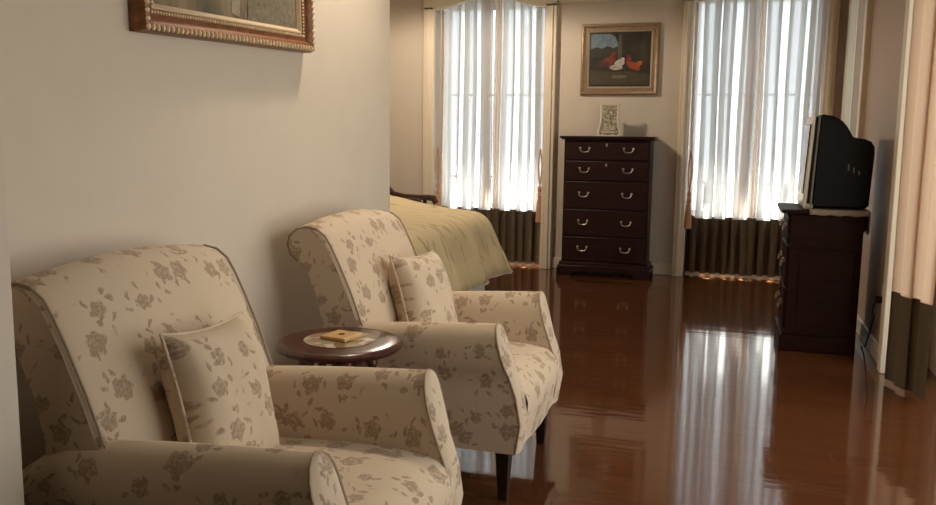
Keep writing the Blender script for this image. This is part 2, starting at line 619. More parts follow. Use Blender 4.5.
# right wall: niche for the far side window and for the glass door
rw = MB()
rw.rng(XR, 1.0, 7.75, YB, 0, CEIL)
rw.rng(XR, 1.0, 5.25, 6.85, 0, CEIL)
rw.rng(XR, 1.0, -3.2, 1.1, 0, CEIL)
rw.rng(XR, 1.0, 6.85, 7.75, 2.62, CEIL)
rw.rng(XR, 1.0, 1.1, 5.25, 2.5, CEIL)
structure(rw, 'wall_right', M['tan_wall'], 'tan right wall behind the television stand', 'wall')
ro = MB()
ro.rng(1.14, 1.24, 7.75, 8.7, 0, CEIL).rng(1.14, 1.24, 5.15, 6.55, 0, CEIL).rng(1.14, 1.24, -3.2, 1.2, 0, CEIL)
ro.rng(1.14, 1.24, 6.55, 7.75, 0, WZ0).rng(1.14, 1.24, 6.55, 7.75, WZ1, CEIL).rng(1.14, 1.24, 1.2, 5.15, 2.45, CEIL)
structure(ro, 'wall_outer_right', M['wall'], 'outer skin of the right wall around its window and door', 'wall')
t = empty('window_3', (1.19, 7.15, WZ0)); tag(t, 'side window on the right wall behind the television', 'window', kind='structure')
f = MB()
f.rng(-0.03, 0.03, -0.6, -0.55, 0, 2.06).rng(-0.03, 0.03, 0.55, 0.6, 0, 2.06).rng(-0.03, 0.03, -0.6, 0.6, 0, 0.05).rng(-0.03, 0.03, -0.6, 0.6, 2.01, 2.06).rng(-0.03, 0.03, -0.03, 0.03, 0.05, 2.01)
f.build('window_frame', M['window_frame'], t)
MB().rng(-0.003, 0.003, -0.55, 0.55, 0.05, 2.01).build('pane', M['glass'], t)
t = empty('door_1', (1.19, 3.175, 0)); tag(t, 'glazed sliding door with an added near panel for daylight at the right edge of the photo', 'door', kind='structure')  # nearest panel is out of view, added to bring daylight onto the left wall
f = MB()
for y in (-1.975, -0.69, 0.63, 1.915):
    f.rng(-0.03, 0.03, y, y + 0.06, 0, 2.45)
f.rng(-0.03, 0.03, -1.975, 1.975, 0, 0.09).rng(-0.03, 0.03, -1.975, 1.975, 2.37, 2.45)
f.build('door_frame', M['window_frame'], t)
MB().rng(-0.004, 0.004, -1.915, 1.915, 0.09, 2.37).build('pane', M['door_glass'], t)

# casings, arched pelmets, cornice and skirting
def casing_y(mb, x0, x1):
    mb.rng(x0, x1, YB - 0.07, YB + 0.02, 0, 2.56)
    mb.rng(x0 + 0.03, x1 - 0.03, YB - 0.085, YB - 0.06, 0.0, 2.54)


def pelmet_poly(x0, x1):
    n = 20
    lo = []
    for k in range(n + 1):
        u = k / n
        s = abs(2 * u - 1)                       # 1 at the ends, 0 in the middle
        if s > 0.82:
            z = 2.53
        else:
            q = (0.82 - s) / 0.82
            z = 2.53 + 0.12 * (q * q * (3 - 2 * q))
        lo.append((x0 + (x1 - x0) * u, z))
    return lo + [(x1, CEIL - 0.02), (x0, CEIL - 0.02)]


c1 = MB()
casing_y(c1, LW0 - 0.11, LW0); casing_y(c1, LW1, LW1 + 0.11)
c1.prism(pelmet_poly(LW0 - 0.11, LW1 + 0.11), 'y', YB - 0.07, YB - 0.02)
structure(c1, 'trim_1', M['trim'], 'cream casing with a scalloped pelmet around the left window niche', 'trim', bevel=0.006)
c2 = MB()
casing_y(c2, RW0 - 0.09, RW0); casing_y(c2, RW1, RW1 + 0.09)
c2.prism(pelmet_poly(RW0 - 0.09, RW1 + 0.09), 'y', YB - 0.07, YB - 0.02)
structure(c2, 'trim_2', M['trim'], 'cream casing with a scalloped pelmet around the right window niche', 'trim', bevel=0.006)
c3 = MB().rng(XR - 0.035, XR + 0.0, 5.17, 5.26, 0, 2.56).rng(XR - 0.04, XR + 0.02, 1.05, 1.15, 0, 2.56)
c3.rng(XR - 0.04, XR + 0.02, 1.05, 5.26, 2.48, 2.72)
structure(c3, 'trim_3', M['trim'], 'cream casing of the glass door beside the long drape', 'trim', bevel=0.006)
c4 = MB().rng(XR - 0.04, XR + 0.02, 6.75, 6.86, 0, 2.56).rng(XR - 0.04, XR + 0.02, 7.74, 7.84, 0, 2.56)
c4.rng(XR - 0.04, XR + 0.02, 6.75, 7.84, 2.54, 2.72)
structure(c4, 'trim_4', M['trim'], 'cream casing of the side window behind the television', 'trim', bevel=0.006)
cn = [(0, 2.56), (-0.03, 2.57), (-0.05, 2.63), (-0.11, 2.70), (-0.12, 2.80), (0, 2.80)]
c5 = MB().prism([(YB + p[0], p[1]) for p in cn], 'x', LW1 + 0.12, RW0 - 0.1)
structure(c5, 'trim_5', M['trim'], 'moulded cornice above the picture of hens on the back wall', 'trim')
sk = MB().rng(LW1 + 0.11, RW0 - 0.09, YB - 0.02, YB, 0, 0.11)
structure(sk, 'baseboard_back', M['trim'], 'cream skirting board behind the chest of drawers', 'baseboard', bevel=0.005)
structure(MB().rng(XR - 0.018, XR, 5.27, 6.74, 0, 0.11), 'baseboard_right', M['trim'], 'cream skirting board behind the television stand', 'baseboard', bevel=0.005)
structure(MB().rng(XL, XL + 0.018, 1.39, 4.01, 0, 0.11), 'baseboard_left', M['trim'], 'cream skirting board behind the two armchairs', 'baseboard', bevel=0.005)

structure(MB().rng(-4.6, 1.6, 8.7, 8.98, 2.70, 2.82), 'trim_overhang', M['ceiling'], 'concrete overhang above the back windows outside', 'overhang')
structure(MB().rng(1.26, 4.5, 0.5, 7.0, -0.2, -0.1), 'floor_patio', M['patio'], 'dark teal tiled patio outside the glass door', 'patio floor')
# balcony rail outside
t = empty('balcony_railing', (-1.0, 8.85, 0))
tag(t, 'grey balcony railing outside seen faintly through the sheer curtains', 'railing')
MB().rng(-3.2, 3.2, -0.015, 0.015, 0.855, 0.875).build('top_rail', M['rail'], t)
for k in range(9):
    MB().rng(-0.02, 0.02, -0.02, 0.02, -0.1, 0.84).build('post', M['rail'], t, loc=(-3.0 + k * 0.75, 0, 0))


# ------------------------------------------------------------------ curtains
def fold_path(x0, x1, n, amp, over, seed, phase=0.0):
    """omega-shaped pleats from x0 to x1 (along local x), depth along local y"""
    rnd = random.Random(seed)
    pts = []
    steps = 14
    ph = [rnd.uniform(-0.5, 0.5) for _ in range(n + 2)]
    aa = [rnd.uniform(0.7, 1.25) for _ in range(n + 2)]
    p = (x1 - x0) / n
    for i in range(n):
        for k in range(steps):
            u = k / steps
            a = 2 * PI * u + phase
            am = aa[i] * (1 - u) + aa[i + 1] * u
            of = ph[i] * (1 - u) + ph[i + 1] * u
            pts.append((x0 + p * (i + u) - over * p * am * math.sin(2 * a) + of * p * 0.25, amp * am * math.sin(a)))
    pts.append((x1, 0))
    return pts


def hang(mb, path, z0, z1, nz=8, top_amp=0.75, wander=0.006, seed=0):
    rnd = random.Random(seed)
    ph = rnd.uniform(0, 6)
    rows, uvs = [], []
    for i in range(nz + 1):
        u = i / nz
        z = z0 + (z1 - z0) * u
        k = 1 + (top_amp - 1) * u
        rows.append([(x + wander * math.sin(ph + x * 9 + z * 2.3), y * k, z) for x, y in path])
        uvs.append([(j * 0.012, z) for j in range(len(path))])
    mb.grid(rows, uvs)
    return mb


def sheer(name, x0, x1, y, label, seed, inner):
    """inner: x side where the panel's thicker leading hem hangs"""
    t = empty(name, (0, y, 0))
    tag(t, label, 'curtain', 'sheer curtains at the two back windows')
    n = 3
    path = fold_path(x0, x1, n, 0.060, 0.26, seed)
    hang(MB(), path, 0.55, 2.64, seed=seed).build('sheer_panel', M['sheer'], t, smooth=60)
    mid = inner + (0.056 if inner > (x0 + x1) / 2 else -0.056)
    hang(MB(), fold_path(min(x0, mid), max(x1, mid), 6, 0.034, 0.14, seed + 40), 0.02, 0.565, nz=4, top_amp=0.97, seed=seed).build('brown_band', M['band'], t, smooth=60)
    hx = inner
    hp = [(hx - 0.03 + 0.06 * k / 8, 0.022 * math.sin(k * 1.6) - 0.03) for k in range(9)]
    hang(MB(), hp, 0.57, 2.64, seed=seed + 1).build('leading_hem', M['hem'], t, smooth=60)
    sx = x0 if inner > (x0 + x1) / 2 else x1
    hp = [(sx - 0.012 + 0.024 * k / 8, 0.02 * math.sin(k * 1.6) - 0.03) for k in range(9)]
    hang(MB(), hp, 0.57, 2.64, seed=seed + 2).build('side_hem', M['hem'], t, smooth=60)
    return t


sheer('sheer_curtain', LW0 + 0.03, -2.375, 8.44, 'sheer white curtain panel above the bed, left half of the left window', 3, -2.405)
sheer('sheer_curtain', -2.335, LW1 - 0.03, 8.45, 'sheer white curtain panel nearest the chest, right half of the left window', 5, -2.305)
sheer('sheer_curtain', RW0 + 0.03, 0.12, 8.44, 'sheer white curtain panel just right of the chest, left half of the right window', 8, 0.09)
sheer('sheer_curtain', 0.16, RW1 - 0.03, 8.45, 'sheer white curtain panel behind the television, right half of the right window', 11, 0.19)


def tieback(x, label):
    t = empty('tassel_tieback', (x, YB + 0.02, 0))
    tag(t, label, 'tieback', 'tassel tiebacks hanging beside the windows')
    lp = []
    for k in range(25):
        a = PI * k / 24
        lp.append((0.022 * math.sin(a) * (1 if k < 12 else 1), -0.02 - 0.012 * math.cos(a * 2), 0))
    left = [(-0.018 * math.sin(PI * k / 12), -0.02, 1.18 - 0.36 * k / 12) for k in range(13)]
    right = [(0.018 * math.sin(PI * k / 12), -0.025, 1.18 - 0.36 * k / 12) for k in range(13)]
    MB().tube(left, 0.007, 6).tube(right, 0.007, 6).build('rope_loop', M['tassel'], t)
    MB().lathe([(0.006, 0.82), (0.018, 0.80), (0.022, 0.775), (0.014, 0.755), (0.020, 0.735), (0.024, 0.715), (0.016, 0.70)], (0, -0.022, 0), 12).build('tassel_knot', M['tassel'], t)
    MB().lathe([(0.014, 0.705), (0.024, 0.66), (0.032, 0.55), (0.036, 0.46), (0.030, 0.455), (0.002, 0.46)], (0, -0.022, 0), 14).build('fringe', M['tassel'], t)


tieback(LW0 + 0.035, 'peach rope tassel tieback at the left edge of the left window')
tieback(LW1 - 0.03, 'peach rope tassel tieback left of the chest of drawers')
tieback(RW0 + 0.035, 'peach rope tassel tieback right of the chest of drawers')


def drape(name, p0, p1, n, amp, z0, zb, z1, label, seed, group=None):
    t = empty(name, (p0[0], p0[1], 0), math.atan2(p1[1] - p0[1], p1[0] - p0[0]))
    tag(t, label, 'curtain', group)
    L = math.hypot(p1[0] - p0[0], p1[1] - p0[1])
    path = fold_path(0, L, n, amp, 0.12, seed)
    hang(MB(), path, zb, z1, nz=10, top_amp=0.85, seed=seed).build('drape_cloth', M['drape'], t, smooth=60)
    hang(MB(), path, z0, zb + 0.004, nz=4, top_amp=0.97, seed=seed).build('brown_band', M['band'], t, smooth=60)
    return t


drape('long_drape', (0.846, 4.97), (0.975, 4.63), 2, 0.014, 0.02, 0.50, 2.5, 'long peach drape with a brown hem band at the right edge of the photo', 21)
t = empty('side_window_sheer', (1.03, 7.6, 0), R(-90))
tag(t, 'sheer curtain lit white in the side window behind the television', 'curtain')
hang(MB(), fold_path(-0.1, 0.75, 8, 0.028, 0.14, 31), 0.55, 2.6).build('sheer_panel', M['sheer'], t, smooth=60)

# ------------------------------------------------------------------ ceiling lights (out of the frame, above; the alcove one added as fill)
ml, nt, b, out = new_mat('lamp_glow')
b.inputs['Emission Color'].default_value = (1, 0.8, 0.58, 1)
b.inputs['Emission Strength'].default_value = 8
b.inputs['Base Color'].default_value = (0.9, 0.85, 0.8, 1)
for (p, w, sp_, bl_), lb in zip(LAMPS, ('above the second armchair', 'added out of view to brighten the bed alcove')):
    t = empty('ceiling_light', (p[0], p[1], CEIL)); tag(t, 'round recessed ceiling light ' + lb, 'ceiling light', 'recessed ceiling lights')
    MB().lathe([(0.075, 0), (0.10, 0), (0.10, -0.012), (0.075, -0.02)], n=24).build('rim', M['trim'], t)
    MB().lathe([(0.074, -0.004), (0.074, -0.012)], n=24).build('diffuser', ml, t)


# ------------------------------------------------------------------ armchairs
def arm_front(z):
    """x of the arm's front face by height: S-shaped scroll"""
    tab = [(0.19, 0.415), (0.30, 0.432), (0.36, 0.428), (0.41, 0.412), (0.46, 0.390), (0.51, 0.370), (0.56, 0.354), (0.60, 0.343), (0.62, 0.335)]
    for (a, xa), (b_, xb) in zip(tab, tab[1:]):
        if z <= b_:
            return xa + (xb - xa) * (z - a) / (b_ - a)
    return tab[-1][1]


def make_armchair(label):
    root = empty('armchair')
    tag(root, label, 'armchair', 'floral armchairs along the left wall')
    # --- back
    prof = [(-0.10, 0.20), (-0.12, 0.36), (-0.135, 0.46), (-0.165, 0.60), (-0.21, 0.72), (-0.255, 0.82), (-0.29, 0.89),
            (-0.315, 0.93), (-0.35, 0.955), (-0.39, 0.962), (-0.43, 0.950), (-0.458, 0.925), (-0.466, 0.890), (-0.455, 0.855), (-0.425, 0.832), (-0.395, 0.80),
            (-0.352, 0.70), (-0.330, 0.60), (-0.335, 0.40), (-0.37, 0.20)]
    ys = [-0.365, -0.355, -0.33, -0.22, -0.11, 0, 0.11, 0.22, 0.33, 0.355, 0.365]
    rows, uvs = [], []
    cxp = sum(p[0] for p in prof) / len(prof)
    for yy in ys:
        edge = max(0, (abs(yy) - 0.33) / 0.035)
        inset = 0.010 * edge ** 2
        crown = 1 - (yy / 0.365) ** 2
        r_ = []
        u_ = []
        s = 0
        for k, (x, z) in enumerate(prof):
            if k:
                s += math.hypot(x - prof[k - 1][0], z - prof[k - 1][1])
            zz = z + (0.03 * crown if z > 0.8 else 0.03 * crown * max(0, (z - 0.5) / 0.3))
            xx = x + (0.02 * crown if (k < 8 and z > 0.4) else 0)
            # soft inset at the two side edges
            nx, nz = (prof[min(k + 1, len(prof) - 1)][1] - prof[max(k - 1, 0)][1]), -(prof[min(k + 1, len(prof) - 1)][0] - prof[max(k - 1, 0)][0])
            ln = math.hypot(nx, nz) or 1
            xx -= nx / ln * inset
            zz -= nz / ln * inset * (1 if z > 0.25 else 0)
            r_.append((xx, yy, zz))
            u_.append((yy + 0.4, s))
        rows.append(r_)
        uvs.append(u_)
    mb = MB()
    b0 = mb.grid(rows, uvs)
    n = len(prof)
    for base, flip in ((b0, False), (b0 + (len(ys) - 1) * n, True)):
        # cap by pairing front and rear points
        for k in range(n // 2 - 1):
            q = (base + k, base + k + 1, base + n - 2 - k, base + n - 1 - k)
            mb.face(q if flip else q[::-1])
    for j in range(len(ys) - 1):
        mb.face((b0 + j * n, b0 + j * n + n - 1, b0 + (j + 1) * n + n - 1, b0 + (j + 1) * n))
    back = mb.build('backrest', M['fabric'], root, smooth=50)
    for sy in (-1, 1):
        pth = [(x + (0.004 if k < 8 else 0), sy * 0.357, z) for k, (x, z) in enumerate(prof[2:15])]
        MB().tube(pth, 0.0036, 6).build('piping', M['piping'], back)
    # --- arms
    lev = [(0.19, 0.355, 0.262), (0.30, 0.360, 0.262), (0.40, 0.364, 0.262), (0.465, 0.366, 0.262), (0.475, 0.374, 0.262), (0.495, 0.382, 0.262), (0.525, 0.388, 0.264),
           (0.555, 0.389, 0.267), (0.580, 0.384, 0.275), (0.601, 0.372, 0.290), (0.613, 0.352, 0.312), (0.617, 0.332, 0.330)]
    for sy in (-1, 1):
        cont = [(yo, z) for z, yo, yi in lev] + [(yi, z) for z, yo, yi in reversed(lev)]
        mb = MB()
        rows, uvs = [], []
        nx = 12
        for i in range(nx + 1):
            u = i / nx
            row, ur, s = [], [], 0
            for k, (y, z) in enumerate(cont):
                xr_ = -0.395 + 0.03 * max(0, z - 0.3)
                xf = arm_front(z)
                x = xr_ + (xf - xr_) * u
                dz = (0.032 - 0.055 * (1 - u) + 0.006 * math.sin(u * PI) - 0.05 * max(0, 1 - u / 0.22) ** 2) * max(0, (z - 0.40) / 0.2)
                if k:
                    s += math.hypot(y - cont[k - 1][0], z - cont[k - 1][1])
                row.append((x, sy * y, z + dz))
                ur.append((x + (0.5 if sy > 0 else 0), s + (1.3 if sy > 0 else 0)))
            rows.append(row)
            uvs.append(ur)
        mb.grid(rows, uvs)
        arm = mb.build('arm', M['fabric'], root, smooth=50)
        # front facing panel, slightly proud and pillowed
        fp = MB()
        n = len(lev)
        rows, uvs = [], []
        for (z, yo, yi) in lev:
            xf = arm_front(z)
            row = []
            for j in range(7):
                v = j / 6
                y = yo + (yi - yo) * v
                row.append((xf + 0.014 * math.sqrt(max(0, 1 - (2 * v - 1) ** 4)), sy * y, z + 0.032 * max(0, (z - 0.40) / 0.2)))
            rows.append(row)
            uvs.append([(q[1] + 2.2 * sy, q[2]) for q in row])
        fp.grid(rows, uvs)
        fp.build('front_panel', M['fabric'], arm, smooth=60)
        pp = [(arm_front(z) + 0.003, sy * y, z + 0.032 * max(0, (z - 0.40) / 0.2)) for y, z in cont]
        MB().tube(pp, 0.0036, 6).build('piping', M['piping'], arm)
    # --- seat
    mb = MB()
    rows, uvs = [], []
    sprof = [(-0.18, 0.42), (-0.05, 0.432), (0.10, 0.440), (0.25, 0.442), (0.34, 0.436), (0.395, 0.422), (0.428, 0.395), (0.442, 0.36), (0.440, 0.31), (0.425, 0.26), (0.412, 0.19)]
    for yy in [-0.274, -0.24, -0.13, 0, 0.13, 0.24, 0.274]:
        cr = 1 - (yy / 0.274) ** 2
        s = 0
        row, ur = [], []
        for k, (x, z) in enumerate(sprof):
            if k:
                s += math.hypot(x - sprof[k - 1][0], z - sprof[k - 1][1])
            row.append((x + (0.018 * cr if x > 0.4 else 0), yy, z + (0.014 * cr if z > 0.4 else 0)))
            ur.append((s + 3.1, yy + 0.2))
        rows.append(row)
        uvs.append(ur)
    b0 = mb.grid(rows, uvs)
    mb.rng(-0.30, 0.424, -0.272, 0.272, 0.195, 0.385)
    mb.build('seat', M['fabric'], root, smooth=60)
    # --- legs
    for x, y in ((0.365, -0.305), (0.365, 0.305), (-0.33, -0.30), (-0.33, 0.30)):
        MB().box((x, y, 0.10), (0.056, 0.056, 0.20), taper=0.6).build('leg', M['leg'], root, bevel=0.004)
    return root


ch1 = make_armchair('cream floral armchair nearest the viewer at the lower left')
ch1.location = (-1.125, 1.85, 0)
ch1.rotation_euler = (0, 0, R(-0.3))
ch2 = copy_tree(ch1)
ch2['label'] = 'cream floral armchair beyond the round side table, next to the bed'
ch2.location = (-1.095, 3.16, 0)
ch2.rotation_euler = (0, 0, R(-0.5))


# ------------------------------------------------------------------ throw pillows
def pillow(label, loc, rx, ry, rz, w=0.40, h=0.40, t=0.075, seed=1):
    rnd = random.Random(seed)
    n = 16
    mb = MB()

    def side(sg):
        rows, uvs = [], []
        for i in range(n + 1):
            row, ur = [], []
            for j in range(n + 1):
                u, v = 2 * i / n - 1, 2 * j / n - 1
                px = u * w / 2 * (1 - 0.09 * (1 - abs(v) ** 2) * abs(u) ** 3)
                py = v * h / 2 * (1 - 0.09 * (1 - abs(u) ** 2) * abs(v) ** 3)
                d = max(0, (1 - u ** 4) * (1 - v ** 4)) ** 0.5
                wr = 0.006 * math.sin(9 * u + 5 * v * (1 + seed * 0.1)) * (abs(u) ** 2) * (1 - abs(u))* 4
                row.append((sg * (t * d + wr * d), px, py))
                ur.append((px + seed * 0.37 + sg * 0.5, py))
            rows.append(row)
            uvs.append(ur)
        return rows, uvs
    for sg in (1, -1):
        r_, u_ = side(sg)
        mb.grid(r_, u_)
    root = mb.build('throw_pillow', M['fabric'], None, smooth=60)
    ring = []
    for k in range(4 * n):
        e, q = divmod(k, n)
        s = 2 * q / n - 1
        u, v = ((s, -1), (1, s), (-s, 1), (-1, -s))[e]
        ring.append((0, u * w / 2 * (1 - 0.09 * (1 - abs(v) ** 2) * abs(u) ** 3), v * h / 2 * (1 - 0.09 * (1 - abs(u) ** 2) * abs(v) ** 3)))
    MB().tube(ring, 0.005, 6, closed=True).build('piping', M['fabric'], root)
    root.location = loc
    root.rotation_euler = (Matrix.Rotation(rz, 4, 'Z') @ Matrix.Rotation(ry, 4, 'Y') @ Matrix.Rotation(rx, 4, 'X')).to_euler()
    tag(root, label, 'pillow', 'floral throw pillows on the armchairs')
    return root


pillow('square floral throw pillow on the nearest armchair', (-1.205, 1.82, 0.625), R(-2), R(-15), R(0), seed=1, w=0.34, h=0.41)
pillow('square floral throw pillow on the armchair next to the bed', (-1.175, 3.22, 0.635), R(-4), R(-18), R(-6), seed=2, w=0.38, h=0.39)

# ------------------------------------------------------------------ side table
t = empty('side_table', (-1.235, 2.56, 0.035))
tag(t, 'round dark red wooden side table between the two armchairs', 'side table')
top = MB().lathe([(0.14, 0.545), (0.18, 0.546), (0.20, 0.549), (0.21, 0.558), (0.212, 0.567), (0.204, 0.575), (0.195, 0.578), (0.16, 0.580), (0.001, 0.580)], n=48).build('table_top', M['tablewood'], t, smooth=40)
mi, nt, b, out = new_mat('floral_table_inlay')
tcn = nt.nodes.new('ShaderNodeTexCoord')
vo = nt.nodes.new('ShaderNodeTexVoronoi'); vo.inputs['Scale'].default_value = 22
nt.links.new(tcn.outputs['Object'], vo.inputs['Vector'])
rp = nt.nodes.new('ShaderNodeValToRGB')
rp.color_ramp.interpolation = 'LINEAR'
cols = [(0.0, (206, 200, 184)), (0.3, (196, 178, 150)), (0.5, (104, 104, 66)), (0.72, (150, 112, 84)), (1.0, (186, 176, 156))]
rp.color_ramp.elements[0].color = lin(cols[0][1]); rp.color_ramp.elements[1].color = lin(cols[-1][1])
for p, c in cols[1:-1]:
    e_ = rp.color_ramp.elements.new(p); e_.color = lin(c)
sx_ = nt.nodes.new('ShaderNodeSeparateColor')
nt.links.new(vo.outputs['Color'], sx_.inputs[0]); nt.links.new(sx_.outputs[0], rp.inputs[0]); nt.links.new(rp.outputs[0], b.inputs['Base Color'])
b.inputs['Roughness'].default_value = 0.15
inl = MB().lathe([(0.001, 0.5802), (0.118, 0.5802), (0.120, 0.5812), (0.115, 0.5816), (0.001, 0.5816)], n=48).build('floral_inlay', mi, t)
inl['label'] = 'painted floral centre under glass'
MB().lathe([(0.10, 0.535), (0.06, 0.52), (0.03, 0.50), (0.022, 0.42), (0.034, 0.36), (0.026, 0.30), (0.04, 0.22), (0.045, 0.17), (0.03, 0.14), (0.03, 0.12)], n=20).build('pedestal', M['tablewood'], t)
for k in range(4):
    a = R(45 + 90 * k + 10)
    MB().lathe([(0.026, 0.537), (0.026, 0.515), (0.018, 0.495), (0.021, 0.48), (0.012, 0.455), (0.014, 0.445), (0.004, 0.43)], (0.125 * math.cos(a), 0.125 * math.sin(a), 0), 14).build('finial', M['tablewood'], t)
for k in range(3):
    a = R(120 * k + 20)
    pth = [(math.cos(a) * r, math.sin(a) * r, z) for r, z in ((0.02, 0.17), (0.07, 0.165), (0.12, 0.13), (0.155, 0.055), (0.18, 0.005), (0.205, -0.018))]
    MB().tube(pth, 0.016, 8, radii=[0.022, 0.021, 0.018, 0.015, 0.014, 0.017]).build('foot', M['tablewood'], t)
cst = MB().rng(-0.052, 0.052, -0.052, 0.052, 0, 0.013).build('wooden_coaster', M['coaster'], None, bevel=0.003, loc=(-1.235, 2.575, 0.6168))
cst.rotation_euler = (0, 0, R(-12))
tag(cst, 'small square pale wooden coaster lying on the round side table', 'coaster')
MB().lathe([(0.001, 0.0131), (0.012, 0.0131), (0.012, 0.0138), (0.001, 0.0138)], n=12).build('emblem', M['tablewood'], cst)


# ------------------------------------------------------------------ framed pictures
def picture(name, w, h, fw, depth, canvas_mat, frame_mat, inner_mat, label, cat='painting', bead_mat=None):
    """lies in local xz plane, faces -y, origin at the middle of its back"""
    t = empty(name)
    tag(t, label, cat)
    prof = [(0, 0), (0, -0.6), (0.10, -0.92), (0.22, -1.0), (0.34, -0.9), (0.46, -0.62), (0.62, -0.55), (0.74, -0.62), (0.80, -0.5), (0.80, -0.25), (0.80, 0)]
    mb = MB()
    rows = []
    for (sx, sz) in ((-1, -1), (1, -1), (1, 1), (-1, 1)):
        rows.append([(sx * (w / 2 - fw * p), depth * d, sz * (h / 2 - fw * p)) for p, d in prof])
    mb.grid(rows, close_v=True)
    fr = mb.build('frame', frame_mat, t, smooth=35)
    mb = MB()
    prof2 = [(0.80, -0.56), (0.86, -0.56), (0.98, -0.36), (1.0, -0.36), (1.0, -0.2)]
    rows = []
    for (sx, sz) in ((-1, -1), (1, -1), (1, 1), (-1, 1)):
        rows.append([(sx * (w / 2 - fw * p), depth * d, sz * (h / 2 - fw * p)) for p, d in prof2])
    mb.grid(rows, close_v=True)
    mb.build('inner_slip', inner_mat, t, smooth=20)
    cw, ch = w / 2 - fw + 0.004, h / 2 - fw + 0.004
    cv = MB().rng(-cw, cw, -depth * 0.30, -depth * 0.1, -ch, ch).build('canvas', canvas_mat, t, smooth=0)
    if bead_mat:
        for off, r, dd in ((0.16, 0.0085, 0.98), (0.70, 0.0050, 0.62)):
            mb = MB()
            ww, hh = w / 2 - fw * off, h / 2 - fw * off
            step = r * 2.6
            nx, nz = int(2 * ww / step), int(2 * hh / step)
            for k in range(nx + 1):
                x = -ww + 2 * ww * k / nx
                for z in (-hh, hh):
                    mb.sphere((x, -depth * dd, z), r, 6, 4, (0.8, 0.7, 1.2))
            for k in range(nz + 1):
                z = -hh + 2 * hh * k / nz
                for x in (-ww, ww):
                    mb.sphere((x, -depth * dd, z), r, 6, 4, (1.2, 0.7, 0.8))
            mb.build('beading', bead_mat, fr)
    return t


def canvas(name, stops, scale=(3, 3, 3), detail=6, rough=0.4):
    m, nt, b, out = new_mat(name)
    tcn = nt.nodes.new('ShaderNodeTexCoord')
    mm = nt.nodes.new('ShaderNodeMapping'); mm.inputs['Scale'].default_value = scale
    nt.links.new(tcn.outputs['Object'], mm.inputs['Vector'])
    nn = nt.nodes.new('ShaderNodeTexNoise'); nn.inputs['Scale'].default_value = 1.0; nn.inputs['Detail'].default_value = detail
    nn.inputs['Distortion'].default_value = 0.8
    nt.links.new(mm.outputs[0], nn.inputs['Vector'])
    rp = nt.nodes.new('ShaderNodeValToRGB')
    rp.color_ramp.elements[0].position = stops[0][0]; rp.color_ramp.elements[0].color = lin(stops[0][1])
    rp.color_ramp.elements[1].position = stops[-1][0]; rp.color_ramp.elements[1].color = lin(stops[-1][1])
    for p, c in stops[1:-1]:
        rp.color_ramp.elements.new(p).color = lin(c)
    nt.links.new(nn.outputs['Fac'], rp.inputs[0])
    nt.links.new(rp.outputs[0], b.inputs['Base Color'])
    b.inputs['Roughness'].default_value = rough
    return m


M['gilt_red'] = simple('red_brown_gilt', (126, 80, 48), 0.4, metal=0.3, noise=0.35, nscale=40)
M['gilt'] = simple('worn_gilt', (236, 204, 166), 0.4, metal=0.15, noise=0.35, nscale=90)
M['slip'] = simple('cream_slip', (196, 170, 136), 0.5)
cm1 = canvas('dark_landscape_paint', [(0.32, (70, 66, 54)), (0.46, (112, 98, 76)), (0.56, (134, 112, 86)), (0.68, (150, 138, 108))], (7, 7, 4), rough=0.7)
pic = picture('gilt_framed_painting', 1.03, 0.80, 0.085, 0.055, cm1, M['gilt_red'], M['slip'], 'large painting in an ornate gilt frame hanging above the two armchairs', bead_mat=M['gilt'])
pic.rotation_euler = (Matrix.Rotation(R(90), 4, 'Z') @ Matrix.Rotation(R(2.0), 4, 'Y').inverted()).to_euler()
pic.location = (XL + 0.001, 2.583, 1.997)

cvl = [c for c in pic.children if c.name.startswith('canvas')][0]
M['pale_paint'] = simple('pale_grey_paint', (146, 132, 112), 0.7, noise=0.3, nscale=25)
M['green_paint'] = simple('grey_green_paint', (116, 106, 86), 0.7, noise=0.35, nscale=45)
MB().prism([(-0.02, -0.30), (0.03, -0.31), (0.045, -0.22), (0.02, -0.12), (0.04, 0.0), (0.03, 0.14), (-0.01, 0.14), (-0.005, 0.0), (-0.03, -0.12), (-0.012, -0.22)], 'y', -0.0185, -0.0160).build('painted_stream', M['pale_paint'], cvl, smooth=0)
MB().prism([(0.08, -0.32), (0.42, -0.32), (0.42, -0.10), (0.33, -0.04), (0.25, -0.12), (0.17, -0.09), (0.10, -0.18)], 'y', -0.0183, -0.0160).build('painted_bank', M['green_paint'], cvl, smooth=0)
# picture of hens on the back wall
cm2 = canvas('farmyard_dark_paint', [(0.3, (30, 28, 22)), (0.5, (50, 44, 34)), (0.7, (66, 58, 42))], (7, 7, 5))
M['pine'] = simple('bronze_frame', (150, 126, 98), 0.4, metal=0.3, noise=0.15)
M['silverslip'] = simple('tarnished_silver_slip', (186, 168, 144), 0.4, metal=0.3)
hen = picture('framed_hen_painting', 0.73, 0.66, 0.078, 0.04, cm2, M['pine'], M['silverslip'], 'small framed painting of farmyard hens above the chest of drawers')
hen.location = (-1.078, YB - 0.001, 2.03)
cvs = [c for c in hen.children if c.name.startswith('canvas')][0]


def blob(name, pts, rgb, y, noise=0.25):
    m = bpy.data.materials.get('paint_' + name) or simple('paint_' + name, rgb, 0.5, noise=noise, nscale=30)
    mb = MB()
    mb.prism(pts, 'y', y, y + 0.002)
    return mb.build(name, m, cvs, smooth=0)


def ell(cx_, cz, rx, rz, a=0, n=18):
    o = []
    for k in range(n):
        q = 2 * PI * k / n
        x, z = rx * math.cos(q), rz * math.sin(q)
        o.append((cx_ + x * math.cos(a) - z * math.sin(a), cz + x * math.sin(a) + z * math.cos(a)))
    return o


